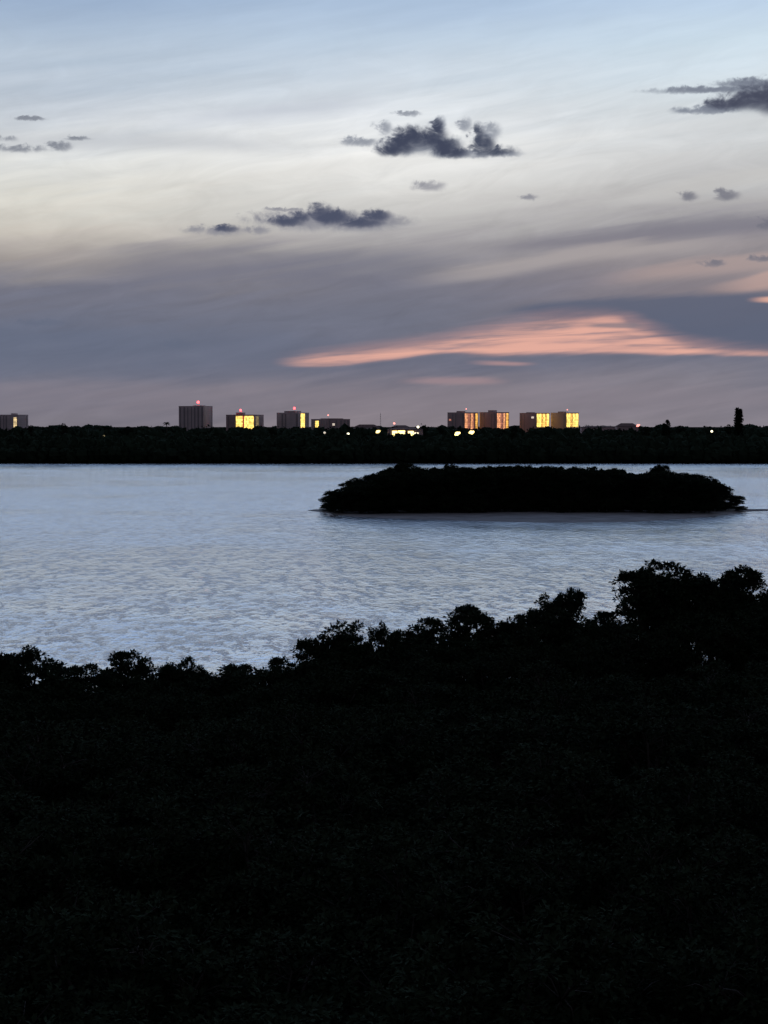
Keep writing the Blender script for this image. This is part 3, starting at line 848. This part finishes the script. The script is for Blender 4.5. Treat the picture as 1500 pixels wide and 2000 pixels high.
def tower(name, px0, pxc, px1, ytop, D, wall, theta, label, left=(), right=(), pent=None, beacons=(), group='apartment towers on the skyline', roofs=()):
    """a slab tower seen on its near corner: px0..pxc is its left face, pxc..px1 its right face.
    strips: (from px, to px, material, top py, bottom py) on a face"""
    c = at(pxc, 838, D); top = at(pxc, ytop, D).z
    s = D / F
    th = math.radians(theta)
    a = max((pxc - px0) * s / math.cos(th), 0.5) if px0 < pxc else 0.5
    b = max((px1 - pxc) * s / math.sin(th), 0.5) if px1 > pxc else 14.0
    e = bpy.data.objects.new(name, None); col.objects.link(e)
    gz = -curve_drop(D) + 0.9
    e.location = (c.x, c.y, gz); e.rotation_euler = (0, 0, -th)
    # local axes: x runs along the left face (from the near corner to -x), y along the right face (to +y)
    h = top - gz
    link('wall', MB().box(-a, 0, 0, b, -1.5, h).me('wall', wall), e)
    link('parapet', MB().box(-a - .2, .2, -.2, .12, h, h + 1.0).box(-a - .2, .2, b - .12, b + .2, h, h + 1.0).box(-a - .2, -a + .12, .12, b - .12, h, h + 1.0).box(-.12, .2, .12, b - .12, h, h + 1.0).me('parapet', wall), e)
    nf = int((h - 4) / 3.05)
    sl = MB()
    for k in range(1, nf + 1):
        z = 3.05 * k
        sl.box(-a + .4, -.4, -.42, .02, z, z + .32)
        sl.box(-.02, .42, .4, b - .4, z, z + .32)
    tag(link('floor_slabs', sl.me('floor_slabs', M_slab if wall is not M_wall2 else wall), e), kind='stuff')

    def strip(f0, f1, face, m, z0, z1, out):
        q = MB()
        if face == 'L': q.box(-a + a * f0, -a + a * f1, -out, .03, z0, z1)
        else: q.box(-.03, out, b * f0, b * f1, z0, z1)
        return link('window_strip', q.me('window_strip', m), e)
    used = {'L': [], 'R': []}
    for face, lst, q0, q1 in (('L', left, px0, pxc), ('R', right, pxc, px1)):
        for (u0, u1, m, t0, t1) in lst:
            f0, f1 = (u0 - q0) / (q1 - q0), (u1 - q0) / (q1 - q0)
            used[face].append((f0, f1))
            strip(f0, f1, face, m, max(2, at(pxc, t1, D).z - gz), min(h - .6, at(pxc, t0, D).z - gz), .14)
        w = a if face == 'L' else b                                    # unlit bays between
        nb = max(2, int(w / 6.5))
        rw = random.Random(int(px0 * 7 + w))
        for k in range(nb):
            if rw.random() < .3: continue
            jt = rw.uniform(-.14, .14); hw = rw.uniform(.1, .26)
            f0, f1 = (k + .5 + jt - hw) / nb, (k + .5 + jt + hw) / nb
            if any(f0 < g1 + .02 and f1 > g0 - .02 for g0, g1 in used[face]): continue
            strip(f0, f1, face, M_glass, 4, h - 1.2, .1)
    if pent:
        u0, u1, yt = pent
        f0, f1 = (u0 - px0) / (px1 - px0), (u1 - px0) / (px1 - px0)
        pw = (u1 - u0) * s
        mx = at((u0 + u1) / 2, ytop, D); loc = Matrix.Rotation(th, 3, 'Z') @ Vector((mx.x - c.x, a * .25 + b * .2, 0))
        xx = max(-a + pw * .45, min(-pw * .45, loc.x)); yy = max(pw * .45, min(b - pw * .4, loc.y))
        zt = at(pxc, yt, D).z - gz
        link('penthouse', MB().box(xx - pw * .4, xx + pw * .4, yy - pw * .35, yy + pw * .35, h - .05, zt).box(xx - pw * .44, xx + pw * .44, yy - pw * .39, yy + pw * .39, zt, zt + .3).me('penthouse', wall), e)
    for (bx, by, m, r) in beacons:
        q = at(bx, by, D + 6); lx = Matrix.Rotation(th, 3, 'Z') @ Vector((q.x - c.x, q.y - c.y, 0)); zz = q.z - gz
        lx.x = max(-a + .5, min(-.5, lx.x)); lx.y = max(.5, min(b - .5, lx.y))
        mast = link('beacon_mast', MB().tube([(lx.x, lx.y, h - .05), (lx.x, lx.y, zz)], [.16, .1], 6).me('beacon_mast', M_metal), e)
        link('beacon', MB().ball((lx.x, lx.y, zz + r), r, 10, 8).me('beacon', m, True), mast)
    return tag(e, label, 'tower', group)


tower('apartment_tower', -30, 36, 50, 811, 3000, M_wall, 28, 'tower cut by the left edge with one pale lit strip', left=[(25.5, 32.5, M_white, 815, 838)], pent=(17, 29, 807.5))
tower('apartment_tower', 347, 398, 412, 794, 3000, M_wall, 22, 'tallest tower, plain and unlit, with a red beacon on its roof',
      right=[], beacons=[(387, 788, M_red, 2.1)], pent=(376, 398, 792))
tower('apartment_tower', 440, 497, 512, 811, 3000, M_wall2, 18, 'low broad tower with two wide yellow lit panels',
      left=[(460, 473.2, M_yel, 812.5, 838), (473.6, 476, M_redbar, 812.5, 838), (476.5, 486, M_yel, 812.5, 838), (486.6, 495.5, M_yel, 812.5, 838)], right=[(499, 504, M_olive, 813, 838)],
      pent=(459, 477, 806), beacons=[(469, 803.5, M_red, 1.9)])
tower('apartment_tower', 539, 583, 602, 807, 3000, M_wall, 30, 'stepped tower with a red beacon and one tall yellow strip',
      right=[(587, 594.5, M_yel, 804, 835)], pent=(553, 584, 803), beacons=[(575, 799.5, M_red, 1.9)])
tower('apartment_block', 606, 640, 683, 819.5, 2900, M_wall2, 52, 'long low unlit block right of the stepped tower, with a narrow yellow strip',
      left=[(614.5, 621.5, M_yel, 822, 838)], right=[(649, 653.5, M_lampd, 827, 831)], pent=(630, 672, 817.5), beacons=[(641, 812.5, M_pink, 1.3)])
tower('apartment_tower', 875, 907, 936, 806.5, 3000, M_wall2, 42, 'brown tower with a peach-lit right face, left one of the pair',
      right=[(908, 913.5, M_peach, 807.5, 838), (914.5, 918, M_peach2, 807.5, 838), (920, 924.2, M_peach, 807.5, 838), (925, 927, M_peach2, 807.5, 838), (930, 934.2, M_yel2, 807.5, 838)],
      left=[(878, 882, M_peach2, 818, 822)], pent=(893, 909, 803), beacons=[(910.5, 800, M_pink, 1.1)])
tower('apartment_tower', 938, 970, 996, 806, 3000, M_wall2, 42, 'brown tower with a peach-lit right face, right one of the pair',
      right=[(971, 978, M_peach, 807, 838), (979, 982.5, M_peach2, 807, 838), (984, 988, M_peach, 807, 838), (990, 994.5, M_yel2, 807, 838)], pent=(955, 971, 801.5))
tower('apartment_tower', 1017, 1048, 1076, 807.5, 3000, M_wall2, 42, 'tower with a bright yellow right face, left one of the pair',
      right=[(1048.6, 1058, M_yel, 806, 834), (1058.8, 1061.5, M_yel2, 806, 834), (1062.2, 1066, M_yel, 806, 834), (1066.8, 1069, M_yel2, 806, 834), (1069.8, 1074.8, M_yel, 806, 834)],
      left=[(1038.5, 1043, M_lampd, 813.5, 817)], pent=(1030, 1046, 805.5))
tower('apartment_tower', 1078, 1106, 1133.5, 807, 3000, M_wall2, 42, 'tower with a bright yellow right face, right one of the pair',
      right=[(1106.8, 1115, M_yel, 807, 834), (1116, 1119, M_yel2, 807, 834), (1120, 1125, M_yel, 807, 834), (1126, 1132.5, M_yel, 807, 834)], pent=(1092, 1107, 804), beacons=[(1108, 801.5, M_pink, 1.0)])


def low_house(name, px0, px1, yeave, yridge, D, label, lit=(), wall=M_wall2, depth=14, cat='building'):
    p0, p1 = at(px0, yeave, D), at(px1, yeave, D); gz = 0.6 - (curve_drop(D) if D > 1500 else 0)
    e = bpy.data.objects.new(name, None); col.objects.link(e); e.location = ((p0.x + p1.x) / 2, D, gz)
    w = (p1.x - p0.x) / 2; he = p0.z - gz; hr = at(px0, yridge, D).z - gz
    link('wall', MB().box(-w, w, 0, depth, -1, he).me('wall', wall), e)
    v = [(-w - .6, -.6, he), (w + .6, -.6, he), (w + .6, depth + .6, he), (-w - .6, depth + .6, he), (-w * .55, depth / 2, hr), (w * .55, depth / 2, hr)]
    link('roof', mesh('roof', v, [(0, 3, 2, 1), (0, 1, 5, 4), (1, 2, 5), (2, 3, 4, 5), (3, 0, 4)], M_roof), e)
    for (u0, u1, t0, t1, m) in lit:
        a, b = at(u0, t0, D), at(u1, t1, D)
        link('window', MB().box(a.x - e.location.x, b.x - e.location.x, -.15, .05, b.z - gz, min(a.z - gz, he - .2)).me('window', m), e)
    return tag(e, label, cat)


low_house('waterfront_house', 757, 826, 838.5, 835, 1250, 'low building with a row of glaring yellow lit windows above the far wood',
          [(766, 776, 841.5, 852, M_lamp), (777.5, 791, 841, 852, M_lamp), (797, 808, 842, 851, M_lamp), (809.5, 817, 845, 851, M_lampw)], depth=12)
low_house('long_hall', 1136, 1212, 834.5, 832, 1900, 'long low hall with a flat-hipped roof right of the yellow towers', [])
low_house('hipped_house', 1205, 1247, 833, 826.5, 1850, 'house with a steeper hipped roof at the end of the long hall', [])
low_house('far_hall', 690, 742, 834.5, 829, 2500, 'low pale hall with a shallow roof right of the long low block', [], wall=M_wall3)
low_house('far_house', 765, 800, 834, 830.5, 2300, 'far low house with a small roof behind the lit windows', [], wall=M_wall3)


def lamp(px, py, D, size, m, label, wide=1.0, name='street_lamp', group='lamps along the far shore'):
    p = at(px, py, D); e = bpy.data.objects.new(name, None); col.objects.link(e); e.location = (p.x, p.y, 0.6)
    h = p.z - 0.6
    link('pole', MB().tube([(0, 0.3, -.4), (0, 0.3, h + size * .2)], [.16, .1], 7).tube([(0, .3, h), (0, 0, h + .02)], [.07, .07], 5).me('pole', M_metal), e)
    hd = MB().ball((0, -size * .3, h), size * .8, 12, 8, .9)
    if size > 1.4: hd.ball((size * .75, -size * .3, h + size * .28), size * .42, 10, 6).ball((-size * .6, -size * .3, h - size * .35), size * .4, 10, 6)
    link('lamp_head', hd.me('lamp_head', m, True), e, scale=(wide, 1, 1))
    return tag(e, label, 'lamp', group)


lamp(738, 843, 1240, 1.45, M_lamp, 'bright lamp left of the row of glaring lit windows')
lamp(816.5, 834, 1300, 1.2, M_lampw, 'small lamp just above the right end of the glaring lit windows')
lamp(770, 827, 1500, 1.2, M_pink, 'dim pinkish lamp high above the glaring lit windows')
lamp(877, 850, 1130, 1.3, M_lampw, 'small white lamp, leftmost of the three below the brown towers')
lamp(893, 847, 1150, 1.75, M_lamp, 'big glaring lamp, middle of the three below the brown towers')
lamp(920, 845, 1150, 1.8, M_lamp, 'big glaring lamp, rightmost of the three below the brown towers')
lamp(634, 845, 1200, 1.0, M_lampd, 'dim lamp below the long low block')
lamp(680, 847.5, 1200, 1.1, M_lampw, 'white lamp below the right end of the long low block')
lamp(1147, 854, 1120, 1.0, M_lampw, 'lone white lamp below the long hall')
lamp(1390, 842.5, 1200, 1.0, M_lampw, 'lone lamp between the leaning pine and the tall conifer')
lamp(1246, 831, 1500, 1.5, M_pink, 'pinkish lamp at the right end of the hipped house')
lamp(203, 851.5, 1120, 0.8, M_olive, 'very dim lamp in the far wood left of the tallest tower')

p = at(743, 809, 1700)
e = bpy.data.objects.new('antenna_mast', None); col.objects.link(e); e.location = (p.x, p.y, 0)
mb = MB(); h = p.z
for k in range(3):
    a = 2.094 * k
    mb.tube([(math.cos(a) * .9, math.sin(a) * .9, -.5), (math.cos(a) * .22, math.sin(a) * .22, h)], [.12, .07], 5)
link('lattice', mb.me('lattice', M_metal), e)
mb = MB()
for k in range(14):
    z = h * (k + .5) / 14; r = .9 - .68 * z / h
    for j in range(3):
        a, b = 2.094 * j, 2.094 * (j + 1)
        mb.tube([(math.cos(a) * r, math.sin(a) * r, z), (math.cos(b) * r * .95, math.sin(b) * r * .95, z + h / 16)], [.05, .05], 3)
link('bracing', mb.me('bracing', M_metal), e)
link('antenna', MB().tube([(0, 0, h - 1), (0, 0, h + 2)], [.08, .04], 5).me('antenna', M_metal), e)
tag(e, 'thin lattice antenna mast above the bright lamp near the middle of the skyline', 'mast')
